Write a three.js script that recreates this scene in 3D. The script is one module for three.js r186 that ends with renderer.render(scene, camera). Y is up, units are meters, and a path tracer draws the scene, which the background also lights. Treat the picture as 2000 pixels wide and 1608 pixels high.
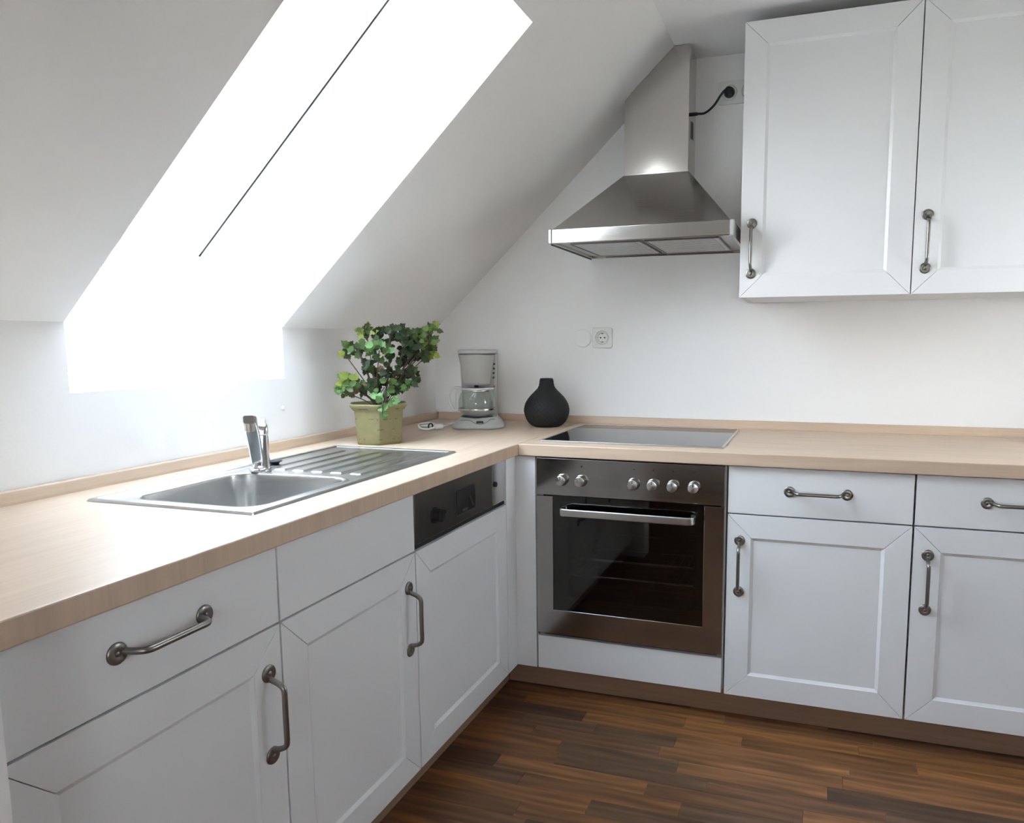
import * as THREE from 'three';
import { RoundedBoxGeometry } from 'three/addons/geometries/RoundedBoxGeometry.js';
import { mergeGeometries } from 'three/addons/utils/BufferGeometryUtils.js';
import { ImprovedNoise } from 'three/addons/math/ImprovedNoise.js';

// ------------------------------------------------------------------ camera, sky, exposure
const scene = new THREE.Scene();
const W = 2000, H = 1608, FPX = 1438.1;
const camera = new THREE.PerspectiveCamera(2 * Math.atan(H / 2 / FPX) * 180 / Math.PI, W / H, 0.05, 60);
camera.position.set(1.5921, 1.1925, 2.898);
camera.rotation.set(-0.1218, 0.3185, -0.0035, 'YXZ');
camera.setViewOffset(W, H, -118.4, -40.8, W, H);
scene.add(camera);

// hazy summer sky: pale towards the horizon, deeper and darker blue overhead, grey-green ground colour below
{
  const w = 64, h = 64, d = new Uint8Array(w * h * 4);
  for (let y = 0; y < h; y++) {
    const el = ((y + 0.5) / h - 0.5) * Math.PI, u = Math.max(0, Math.sin(el)), k = Math.pow(u, 0.8);
    const c = el > 0 ? [0.93 - 0.62 * k, 0.955 - 0.525 * k, 0.99 - 0.41 * k] : [0.42, 0.43, 0.41];
    for (let x = 0; x < w; x++) { const i = (y * w + x) * 4; for (let j = 0; j < 3; j++) d[i + j] = Math.round(c[j] * 255); d[i + 3] = 255; }
  }
  const sky = new THREE.DataTexture(d, w, h, THREE.RGBAFormat); sky.mapping = THREE.EquirectangularReflectionMapping; sky.magFilter = THREE.LinearFilter; sky.needsUpdate = true;
  scene.background = sky; scene.backgroundIntensity = 12.5;
}

const renderer = new THREE.WebGLRenderer({ antialias: true });
renderer.toneMapping = THREE.LinearToneMapping;
renderer.toneMappingExposure = 3.08;
renderer.shadowMap.enabled = true;

// ------------------------------------------------------------------ helpers
let seed = 20240611;
const rnd = () => { seed = (seed + 0x6D2B79F5) | 0; let t = Math.imul(seed ^ (seed >>> 15), 1 | seed); t = (t + Math.imul(t ^ (t >>> 7), 61 | t)) ^ t; return ((t ^ (t >>> 14)) >>> 0) / 4294967296; };
const rr = (a, b) => a + (b - a) * rnd();
const noise = new ImprovedNoise();
const V = (x, y, z) => new THREE.Vector3(x, y, z);
const PI = Math.PI;

const used = new Map();
function numbered(n) { const k = used.get(n) || 0; used.set(n, k + 1); return k ? n + '_' + String(k).padStart(3, '0') : n; }
function thing(name, label, category, p = [0, 0, 0], turn = 0, group) {
  const o = new THREE.Group(); o.name = numbered(name); o.position.set(...p); o.rotation.y = turn;
  o.userData = { label, category }; if (group) o.userData.group = group; scene.add(o); return o;
}
function flat(list) { return list.map((g) => { const q = g.index ? g.toNonIndexed() : g; for (const k of Object.keys(q.attributes)) if (!['position', 'normal', 'uv'].includes(k)) q.deleteAttribute(k); return q; }); }
function join(list) { return list.length === 1 ? list[0] : mergeGeometries(flat(list)); }
function part(name, geo, mat, parent, label) {
  const m = new THREE.Mesh(Array.isArray(geo) ? join(geo) : geo, mat); m.name = parent === scene ? numbered(name) : name;
  m.castShadow = m.receiveShadow = true; if (label) m.userData.label = label; parent.add(m); return m;
}
function struct(name, geo, mat, parent = scene) { const m = part(name, geo, mat, parent); if (parent === scene) m.userData.kind = 'structure'; return m; }
function one(name, geo, mat, label, category, group) { const m = part(name, geo, mat, scene); m.userData = { label, category }; if (group) m.userData.group = group; return m; }
const move = (g, x, y, z) => g.translate(x, y, z);
// box from min to max corner, with softened edges and uv in metres
function box(x0, y0, z0, x1, y1, z1, r = 0.0012, s = 2) {
  const w = x1 - x0, h = y1 - y0, d = z1 - z0;
  const g = r > 0 ? new RoundedBoxGeometry(w, h, d, s, Math.min(r, w / 2.01, h / 2.01, d / 2.01)) : new THREE.BoxGeometry(w, h, d);
  const p = g.attributes.position, n = g.attributes.normal, uv = g.attributes.uv;
  for (let i = 0; i < p.count; i++) {
    const a = Math.abs(n.getX(i)), b = Math.abs(n.getY(i)), c = Math.abs(n.getZ(i));
    const X = p.getX(i) + (x0 + x1) / 2, Y = p.getY(i) + (y0 + y1) / 2, Z = p.getZ(i) + (z0 + z1) / 2;
    if (a >= b && a >= c) uv.setXY(i, Z, Y); else if (b >= c) uv.setXY(i, X, Z); else uv.setXY(i, X, Y);
  }
  return g.translate((x0 + x1) / 2, (y0 + y1) / 2, (z0 + z1) / 2);
}
function poly(pts, depth, bevel = 0, holes = []) {          // polygon in xy, extruded along +z
  const s = new THREE.Shape(pts.map((p) => new THREE.Vector2(...p)));
  for (const h of holes) s.holes.push(new THREE.Path(h.map((p) => new THREE.Vector2(...p))));
  return new THREE.ExtrudeGeometry(s, { depth: depth - 2 * bevel, bevelEnabled: bevel > 0, bevelThickness: bevel, bevelSize: bevel, bevelOffset: -bevel, bevelSegments: 2, curveSegments: 16 }).translate(0, 0, bevel);
}
function rrect(x0, y0, x1, y1, r, n = 8) {
  const out = [];
  for (const [cx, cy, a] of [[x1 - r, y0 + r, -PI / 2], [x1 - r, y1 - r, 0], [x0 + r, y1 - r, PI / 2], [x0 + r, y0 + r, PI]])
    for (let i = 0; i <= n; i++) out.push([cx + r * Math.cos(a + i / n * PI / 2), cy + r * Math.sin(a + i / n * PI / 2)]);
  return out;
}
function tube(pts, r, seg = 24, rad = 10, closed = false, tension = 0.5) {
  return new THREE.TubeGeometry(new THREE.CatmullRomCurve3(pts.map((p) => V(...p)), closed, 'catmullrom', tension), seg, r, rad, closed);
}
const cyl = (r0, r1, h, n = 24, y = 0) => new THREE.CylinderGeometry(r1, r0, h, n).translate(0, y + h / 2, 0);
function lathe(pts, n = 40) { return new THREE.LatheGeometry(pts.map((p) => new THREE.Vector2(...p)), n); }
function swapUV(g) { const u = g.attributes.uv; for (let i = 0; i < u.count; i++) u.setXY(i, u.getY(i), u.getX(i)); return g; }
// loft of closed rings (same point count), optional caps
function loft(rings, capStart = true, capEnd = true, flip = false) {
  const n = rings[0].length, pos = [], idx = [], uv = [];
  rings.forEach((r, k) => r.forEach((p, i) => { pos.push(...p); uv.push(i / n, k / rings.length); }));
  for (let k = 0; k + 1 < rings.length; k++) for (let i = 0; i < n; i++) {
    const a = k * n + i, b = k * n + (i + 1) % n, c = a + n, d = b + n;
    flip ? idx.push(a, c, b, b, c, d) : idx.push(a, b, c, b, d, c);
  }
  const cap = (k, rev) => { const c = pos.length / 3, m = [0, 0, 0]; rings[k].forEach((p) => p.forEach((v, j) => (m[j] += v / n))); pos.push(...m); uv.push(0.5, 0.5); const b = pos.length / 3; rings[k].forEach((p) => { pos.push(...p); uv.push(0, 0); }); for (let i = 0; i < n; i++) { const a = b + i, d = b + (i + 1) % n; rev ? idx.push(c, d, a) : idx.push(c, a, d); } };
  if (capStart) cap(0, !flip); if (capEnd) cap(rings.length - 1, flip);
  const g = new THREE.BufferGeometry(); g.setAttribute('position', new THREE.Float32BufferAttribute(pos, 3)); g.setAttribute('uv', new THREE.Float32BufferAttribute(uv, 2)); g.setIndex(idx); g.computeVertexNormals(); return g;
}

// ------------------------------------------------------------------ textures and materials
function tex(w, h, fn, srgb, repeatX = 1, repeatY = 1) {
  const d = new Uint8Array(w * h * 4);
  for (let y = 0; y < h; y++) for (let x = 0; x < w; x++) { const c = fn(x / w, y / h, x, y); const i = (y * w + x) * 4; d[i] = c[0]; d[i + 1] = c[1]; d[i + 2] = c[2]; d[i + 3] = 255; }
  const t = new THREE.DataTexture(d, w, h, THREE.RGBAFormat); t.wrapS = t.wrapT = THREE.RepeatWrapping; t.magFilter = THREE.LinearFilter; t.minFilter = THREE.LinearMipmapLinearFilter; t.generateMipmaps = true;
  if (srgb) t.colorSpace = THREE.SRGBColorSpace; t.repeat.set(repeatX, repeatY); t.needsUpdate = true; return t;
}
// noise that tiles in u and v
function tn(u, v, fu, fv, z) { const a = u * fu, b = v * fv; const m = (p, q) => noise.noise(p, q, z); const wu = u, wv = v;
  return (m(a, b) * (1 - wu) + m(a - fu, b) * wu) * (1 - wv) + (m(a, b - fv) * (1 - wu) + m(a - fu, b - fv) * wu) * wv; }
const clampB = (v) => Math.max(0, Math.min(255, v));
const woodMap = tex(512, 512, (u, v) => {
  const g = tn(u, v, 6, 60, 1.3) * 0.55 + tn(u, v, 14, 160, 5.1) * 0.4 + tn(u, v, 3, 14, 9.2) * 0.7;
  const k = 1 + g * 0.075; return [clampB(201 * k), clampB(177 * k), clampB(153 * k * (1 - Math.max(0, g) * 0.03))];
}, true, 1 / 0.8, 1 / 0.4);
const plinthMap = tex(256, 256, (u, v) => { const g = tn(u, v, 4, 50, 3.3) + tn(u, v, 9, 110, 1.1) * 0.6; const k = 1 + g * 0.1; return [clampB(146 * k), clampB(116 * k), clampB(94 * k)]; }, true, 1, 2.5);
const wallBump = tex(512, 512, (u, v) => { const g = tn(u, v, 40, 40, 2.2) * 0.5 + tn(u, v, 110, 110, 7.7) * 0.5 + tn(u, v, 9, 9, 4.1) * 0.4; const k = clampB(128 + g * 110); return [k, k, k]; }, false, 1.2, 1.2);
const brushMap = tex(256, 512, (u, v) => { const g = tn(u, v, 3, 200, 6.6) * 0.7 + tn(u, v, 8, 250, 8.6) * 0.6; const k = clampB(128 + g * 120); return [k, k, k]; }, false, 3, 6);
const brushRough = tex(256, 512, (u, v) => { const g = tn(u, v, 3, 160, 16.6); const k = clampB(150 + g * 60); return [k, k, k]; }, false, 3, 6);

const std = (o) => new THREE.MeshStandardMaterial(o);
const phys = (o) => new THREE.MeshPhysicalMaterial(o);
const lin = (r, g, b) => new THREE.Color().setRGB(r, g, b);
const M = {
  wall: std({ color: lin(0.87, 0.858, 0.838), roughness: 0.95, bumpMap: wallBump, bumpScale: 0.0005 }),
  lining: std({ color: lin(0.88, 0.88, 0.87), roughness: 0.7 }),
  white: std({ color: lin(0.765, 0.765, 0.76), roughness: 0.38 }),
  carcass: std({ color: lin(0.74, 0.74, 0.735), roughness: 0.5 }),
  wood: std({ map: woodMap, roughness: 0.42 }),
  plinth: std({ map: plinthMap, roughness: 0.5 }),
  steel: phys({ color: lin(0.60, 0.585, 0.56), metalness: 1, roughness: 0.28, roughnessMap: brushRough, bumpMap: brushMap, bumpScale: 0.000012 }),
  ovenSteel: phys({ color: lin(0.40, 0.39, 0.375), metalness: 1, roughness: 0.24, roughnessMap: brushRough, bumpMap: brushMap, bumpScale: 0.000008 }),
  steelSmooth: std({ color: lin(0.62, 0.61, 0.59), metalness: 1, roughness: 0.24 }),
  sink: std({ color: lin(0.66, 0.655, 0.64), metalness: 1, roughness: 0.27, bumpMap: brushMap, bumpScale: 0.000006 }),
  chrome: std({ color: lin(0.86, 0.87, 0.89), metalness: 1, roughness: 0.07 }),
  pewter: std({ color: lin(0.25, 0.238, 0.218), metalness: 1, roughness: 0.33 }),
  dark: std({ color: lin(0.02, 0.02, 0.021), roughness: 0.4 }),
  black: std({ color: lin(0.010, 0.010, 0.011), roughness: 0.5 }),
  hobGlass: phys({ color: lin(0.006, 0.006, 0.007), roughness: 0.04, ior: 1.42 }),
  ovenGlass: phys({ color: lin(0.42, 0.41, 0.40), roughness: 0.02, transmission: 1, thickness: 0, ior: 1.6 }),
  panelGlass: phys({ color: lin(0.24, 0.225, 0.20), metalness: 1, roughness: 0.32 }),
  enamel: std({ color: lin(0.014, 0.0135, 0.0135), roughness: 0.45 }),
  glass: phys({ color: lin(1, 1, 1), roughness: 0.0, transmission: 1, thickness: 0, ior: 1.45 }),
  glassJug: phys({ color: lin(0.93, 0.95, 0.94), roughness: 0.01, transmission: 1, thickness: 0, ior: 1.5 }),
  gasket: std({ color: lin(0.05, 0.05, 0.06), roughness: 0.7 }),
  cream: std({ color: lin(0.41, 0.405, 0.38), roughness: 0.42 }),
  plug: std({ color: lin(0.72, 0.715, 0.69), roughness: 0.4 }),
  socket: std({ color: lin(0.78, 0.775, 0.74), roughness: 0.3 }),
  vase: phys({ color: lin(0.012, 0.012, 0.0125), roughness: 0.6, specularIntensity: 0.6 }),
  filter: std({ color: lin(0.60, 0.60, 0.60), metalness: 0.75, roughness: 0.5 }),
  soil: std({ color: lin(0.035, 0.025, 0.018), roughness: 1 }),
  bark: std({ color: lin(0.055, 0.038, 0.026), roughness: 0.9 }),
};

// ------------------------------------------------------------------ key sizes (metres)
const HT = 0.8616, TH = 0.0392, EX = 0.6693, EZ = 0.6742;      // worktop height, thickness, front edges
const XF = 0.6533, ZF = 0.6603;                                // front faces of the two runs
const YP = 0.0927, YJ = 0.6727, YT = HT - TH - 0.003;          // plinth top, drawer/door joint, top of the fronts
const HK = 1.2415, SL = 0.9316, CEIL = 2.2417, XC = (CEIL - HK) / SL;
const Z1 = 0.9717, Z2 = 1.68;                                  // skylight opening
const ROOMX = 4.6, ROOMZ = 5.2, NEARX = 2.7, NEARZ = 1.3;

// ------------------------------------------------------------------ room shell
{
  const an = Math.atan(SL), nx = -Math.sin(an), ny = Math.cos(an), D = 0.291;
  const out = (x) => [x + nx * D, HK + SL * x + ny * D];
  const zc = (pts, z0, z1) => poly(pts, z1 - z0).translate(0, 0, z0);
  // low wall under the slope, with the niche cut into it
  const full = [[-0.4, -0.1], [0, -0.1], [0, HK], out(0), [-0.4, out(0)[1] - SL * 0.2016]];
  const sill = [[-0.4, -0.1], [0, -0.1], [0, 1.0828], [-0.262, 1.0828], [-0.262, 1.395], [-0.4, 1.2656]];
  struct('wall_left', [zc(full, -0.15, Z1), zc(sill, Z1, Z2), zc(full, Z2, ROOMZ + 0.15)], M.wall);
  const slopeFull = [[0, HK], [XC, CEIL], out(XC), out(0)];
  const xt = 0.849, slopeTop = [[xt, HK + SL * xt], [XC, CEIL], out(XC), out(xt)];
  struct('ceiling_slope', [zc(slopeFull, -0.15, Z1), zc(slopeTop, Z1, Z2), zc(slopeFull, Z2, ROOMZ + 0.15)], M.wall);
  struct('ceiling', [poly([[XC, CEIL], [NEARX + 0.15, CEIL], [NEARX + 0.15, CEIL + 0.212], out(XC)], NEARZ + 0.15).translate(0, 0, -0.15), poly([[XC, CEIL], [ROOMX + 0.15, CEIL], [ROOMX + 0.15, CEIL + 0.212], out(XC)], ROOMZ + 0.15 - NEARZ).translate(0, 0, NEARZ)], M.wall);
  struct('wall_back', box(-0.4, -0.1, -0.15, NEARX + 0.15, 2.6, 0, 0), M.wall);
  const wz0 = 0.50, wz1 = 0.92, wy0 = 1.12, wy1 = 1.54;
  // the room is L-shaped: a near return wall with a small window, then the wider part behind the camera
  const nx1 = NEARX + 0.15;
  struct('wall_right', [box(NEARX, -0.1, 0, nx1, 2.3, wz0, 0), box(NEARX, -0.1, wz1, nx1, 2.3, NEARZ, 0), box(NEARX, -0.1, wz0, nx1, wy0, wz1, 0), box(NEARX, wy1, wz0, nx1, 2.3, wz1, 0), box(NEARX, -0.1, NEARZ - 0.15, ROOMX + 0.15, 2.3, NEARZ, 0), box(ROOMX, -0.1, NEARZ, ROOMX + 0.15, 2.3, ROOMZ, 0)], M.wall);
  {
    const w2 = new THREE.Group(); w2.name = 'window_2'; w2.userData.kind = 'structure'; w2.position.set(NEARX, 0, 0); scene.add(w2);
    const f = (y0, y1, z0, z1, w, x0, x1) => [box(x0, y0, z0, x1, y0 + w, z1, 0.002), box(x0, y1 - w, z0, x1, y1, z1, 0.002), box(x0, y0 + w, z0, x1, y1 - w, z0 + w, 0.002), box(x0, y0 + w, z1 - w, x1, y1 - w, z1, 0.002)];
    part('window_frame', f(wy0, wy1, wz0, wz1, 0.04, 0.07, 0.13), M.lining, w2);
    part('window_pane', box(0.098, wy0 + 0.039, wz0 + 0.039, 0.102, wy1 - 0.039, wz1 - 0.039, 0), M.glass, w2);
    part('window_sill', box(-0.03, wy0 - 0.02, wz0 - 0.03, 0.0, wy0, wz1 + 0.03, 0.003), M.lining, w2);
  }
  const wx0 = 1.76, wx1 = 2.41, fy0 = 1.0, fy1 = 1.65, zf = ROOMZ + 0.15;
  struct('wall_front', [box(-0.4, -0.1, ROOMZ, wx0, 2.6, zf, 0), box(wx1, -0.1, ROOMZ, ROOMX + 0.15, 2.6, zf, 0), box(wx0, -0.1, ROOMZ, wx1, fy0, zf, 0), box(wx0, fy1, ROOMZ, wx1, 2.6, zf, 0)], M.wall);
  {
    const w3 = new THREE.Group(); w3.name = 'window_3'; w3.userData.kind = 'structure'; w3.position.set(0, 0, ROOMZ); scene.add(w3);
    part('window_frame', [box(wx0, fy0, 0.07, wx0 + 0.04, fy1, 0.13, 0.002), box(wx1 - 0.04, fy0, 0.07, wx1, fy1, 0.13, 0.002), box(wx0 + 0.04, fy0, 0.07, wx1 - 0.04, fy0 + 0.04, 0.13, 0.002), box(wx0 + 0.04, fy1 - 0.04, 0.07, wx1 - 0.04, fy1, 0.13, 0.002)], M.lining, w3);
    part('window_pane', box(wx0 + 0.039, fy0 + 0.039, 0.098, wx1 - 0.039, fy1 - 0.039, 0.102, 0), M.glass, w3);
    part('window_sill', box(wx0 - 0.03, fy0 - 0.02, -0.03, wx1 + 0.03, fy0, 0, 0.003), M.lining, w3);
  }
  // short wall that ends the sink run; the camera looks past it through the open side
  struct('wall_partition', poly([[-0.05, -0.1], [0.72, -0.1], [0.72, HK + SL * 0.72 + 0.05], [-0.05, HK]], 0.115).translate(0, 0, 2.345), M.wall);
  const floor = struct('floor', [box(-0.1, -0.1, -0.1, NEARX + 0.1, -0.008, NEARZ, 0), box(-0.1, -0.1, NEARZ, ROOMX + 0.1, -0.008, ROOMZ + 0.1, 0)], M.black);

  // roof window, lying in the roof plane
  const win = new THREE.Group(); win.name = 'window_1'; win.userData.kind = 'structure'; win.position.set(0, HK, 0); win.rotation.z = an; scene.add(win);
  const s0 = -0.087, s1 = 1.1603, fw = 0.055;
  const bars = (s0, s1, z0, z1, w, n0, n1) => [box(s0, n0, z0, s1, n1, z0 + w, 0.002), box(s0, n0, z1 - w, s1, n1, z1, 0.002), box(s0, n0, z0 + w, s0 + w, n1, z1 - w, 0.002), box(s1 - w, n0, z0 + w, s1, n1, z1 - w, 0.002)];
  part('window_frame', bars(s0, s1, Z1, Z2, fw, 0.292, 0.372), M.lining, win);
  for (const z of [Z1 + fw, Z2 - fw - 0.0045]) part('window_gasket', box(s0 + fw, 0.332, z, s1 - fw, 0.362, z + 0.0045, 0.001), M.black, win);
  const a = fw + 0.0045; part('window_sash', bars(s0 + fw, s1 - fw, Z1 + a, Z2 - a, 0.032, 0.3335, 0.364), M.lining, win);
  const b = a + 0.031; part('window_pane', box(s0 + b, 0.347, Z1 + b, s1 - b, 0.351, Z2 - b, 0), M.glass, win);

  // floor strips: each its own mesh where the photograph shows them, the rest of the room joined
  const grains = [];
  for (let k = 0; k < 3; k++) grains.push(tex(512, 128, (u, v) => {
    const warp = tn(u, v, 3, 2, 20 + k) * 0.9;
    const g = tn(u, v, 3, 4, 1.7 + k * 3) * 0.7 + tn(u, v, 14, 44, 4.4 + k) * 0.3 + Math.sin((v * 2 + warp * 1.6) * 2 * PI) * 0.16 + tn(u, v, 2, 2, 30 + k) * 0.9;
    const e = 1 + g * 0.42; return [clampB(196 * e), clampB(184 * e), clampB(174 * e)];
  }, true, 1, 1));
  const tones = [[0.265, 0.145, 0.075], [0.20, 0.108, 0.06], [0.155, 0.088, 0.055], [0.085, 0.054, 0.038], [0.235, 0.125, 0.062], [0.13, 0.085, 0.062]];
  const mats = []; tones.forEach((t) => grains.forEach((g) => mats.push(std({ color: lin(t[0] * 1.5, t[1] * 1.33, t[2] * 0.98), map: g, roughness: 0.42 }))));
  const mat = (tone) => mats[tone * 3 + Math.floor(rnd() * 3)];
  const ROW = 0.0625, zr0 = 0.672;
  // strips read off the photograph: row -> [[x end, tone], ...]
  const known = { 0: [[0.70, 2], [1.238, 1], [1.75, 0]], 1: [[0.925, 3], [1.42, 4], [1.9, 1]], 2: [[0.74, 2], [0.98, 5], [1.23, 5], [1.72, 0]], 3: [[0.8, 1], [1.195, 2], [1.7, 4]], 4: [[0.905, 4], [1.26, 5], [1.66, 0]],
    5: [[0.92, 1], [1.35, 5], [1.8, 2]], 6: [[0.76, 3], [1.196, 0], [1.6, 2]], 7: [[0.86, 5], [1.3, 1], [1.75, 5]], 8: [[1.072, 4], [1.5, 5]], 9: [[0.9, 2], [1.4, 1]] };
  const rest = [];
  const strip = (x0, x1, z0, z1) => {
    const g = box(x0 + 0.0003, -0.008, z0 + 0.0003, x1 - 0.0003, rr(-0.0001, 0.0001), z1 - 0.0003, 0.0005, 1), uv = g.attributes.uv, p = g.attributes.position, o = rnd();
    for (let i = 0; i < uv.count; i++) uv.setXY(i, p.getX(i) / 0.62 + o, (p.getZ(i) - z0) / 0.07 + o * 7);
    return g;
  };
  for (let r = -12; zr0 + r * ROW < ROOMZ; r++) {
    const z0 = zr0 + r * ROW, z1 = z0 + ROW; if (z1 < 0.5) continue;
    let x = 0; const seq = known[r] ? known[r].slice() : [];
    if (!known[r]) x = -rr(0, 0.4); else x = 0.25;
    while (x < ROOMX) {
      let e, t; if (seq.length) [e, t] = seq.shift(); else { e = x + rr(0.32, 0.56); t = Math.floor(rnd() * 6); }
      const a0 = Math.max(x, 0.0), b0 = Math.min(e, z1 < NEARZ + ROW ? NEARX : ROOMX);
      if (b0 > a0 + 0.02) {
        if (b0 > 0.5 && a0 < 2.5 && z1 < 1.9) part('plank', strip(a0, b0, z0, z1), mat(t), floor); else rest.push(strip(a0, b0, z0, Math.min(z1, ROOMZ)));
      }
      x = e;
    }
  }
  const rs = part('plank_field', rest, mats[4], floor); rs.userData.kind = 'stuff';
}

// ------------------------------------------------------------------ shared cabinet parts (local: x across, y up, z out; front face at z = 0)
function doorGeo(w, h, fr = 0.071, T = 0.02) {
  const g = [], dp = 0.0055, bw = 0.008, c = 0.0006;
  // four mitred frame pieces with a fine V joint between them
  const F = (pts) => poly(pts, T, 0.0011).translate(0, 0, -T);
  const e = 0.0002;
  g.push(F([[0, 0], [w, 0], [w - fr + e, fr - e], [fr - e, fr - e]].map(([x, y], i) => [x + (i === 0 || i === 3 ? c : -c), y])));
  g.push(F([[0, h], [fr - e, h - fr + e], [w - fr + e, h - fr + e], [w, h]].map(([x, y], i) => [x + (i === 0 || i === 1 ? c : -c), y])));
  g.push(F([[0, c], [fr - e, fr - e + c], [fr - e, h - fr + e - c], [0, h - c]]));
  g.push(F([[w, c], [w, h - c], [w - fr + e, h - fr + e - c], [w - fr + e, fr - e + c]]));
  // bevel from the frame down to the panel, then the panel
  const A = [[fr - 0.001, fr - 0.001], [w - fr + 0.001, fr - 0.001], [w - fr + 0.001, h - fr + 0.001], [fr - 0.001, h - fr + 0.001]];
  const i2 = fr + bw, B = [[i2, i2], [w - i2, i2], [w - i2, h - i2], [i2, h - i2]];
  const pos = [], uv = []; const quad = (p, q, r, s) => { for (const v of [p, q, r, p, r, s]) { pos.push(...v); uv.push(v[0], v[1]); } };
  for (let k = 0; k < 4; k++) { const n = (k + 1) % 4; quad([...A[k], -0.0008], [...A[n], -0.0008], [...B[n], -dp], [...B[k], -dp]); }
  quad(...B.map((p) => [...p, -dp])); quad(...[3, 2, 1, 0].map((k) => [...A[k], -T + 0.002]));
  const q = new THREE.BufferGeometry(); q.setAttribute('position', new THREE.Float32BufferAttribute(pos, 3)); q.setAttribute('uv', new THREE.Float32BufferAttribute(uv, 2)); q.computeVertexNormals(); g.push(q);
  return join(g);
}
// bow handle with two screwed rosettes, along y, centred, standing out in +z
const handleGeo = (() => {
  const g = [], S = 0.08, out = 0.034;
  for (const s of [-1, 1]) {
    const ros = lathe([[0, 0.0], [0.0165, 0.0], [0.0165, 0.002], [0.0148, 0.0042], [0.009, 0.0052], [0.0066, 0.0036], [0, 0.0036]], 28); ros.rotateX(PI / 2); g.push(ros.translate(0, s * S, 0));
    g.push(new THREE.SphereGeometry(0.0042, 12, 8).scale(1, 1, 0.5).translate(0, s * (S + 0.001), 0.0038));
  }
  const b = 0.057, k = 0.016;
  g.push(tube([[0, S - 0.010, 0.001], [0, S - 0.0125, 0.008], [0, S - 0.017, out - k * 0.75], [0, b, out - 0.003], [0, b - k * 0.55, out], [0, 0.02, out], [0, -0.02, out], [0, -b + k * 0.55, out], [0, -b, out - 0.003], [0, -S + 0.017, out - k * 0.75], [0, -S + 0.0125, 0.008], [0, -S + 0.010, 0.001]], 0.0053, 60, 12));
  return join(g);
})();
function handle(parent, x, y, horizontal) { const m = part('handle', handleGeo, M.pewter, parent, 'pewter bow handle'); m.position.set(x, y, 0); if (horizontal) m.rotation.z = PI / 2; return m; }
function door(t, x, y, w, h, hx, hy) { const m = part('door', doorGeo(w, h), M.white, t); m.position.set(x, y, 0); if (hx !== undefined) handle(m, hx - x, hy - y); return m; }
function slab(name, t, x, y, w, h, label) { const m = part(name, poly([[0, 0], [w, 0], [w, h], [0, h]], 0.02, 0.0014).translate(0, 0, -0.02), M.white, t, label); m.position.set(x, y, 0); return m; }
// carcass from x0 to x1, y0 to y1, behind the fronts, open at the front (top rails only)
function carcass(t, w, y0, y1, d, top = false) {
  const z0 = -d, z1 = -0.0215, q = 0.018;
  const g = [box(0.0015, y0, z0, q, y1, z1), box(w - q, y0, z0, w - 0.0015, y1, z1), box(q, y0, z0, w - q, y0 + q, z1), box(q, y0 + q, z0, w - q, y1, z0 + 0.006)];
  if (top) g.push(box(q, y1 - q, z0, w - q, y1, z1)); else g.push(box(q, y1 - q, z1 - 0.08, w - q, y1, z1));
  return part('carcass', g, M.carcass, t);
}

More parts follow.
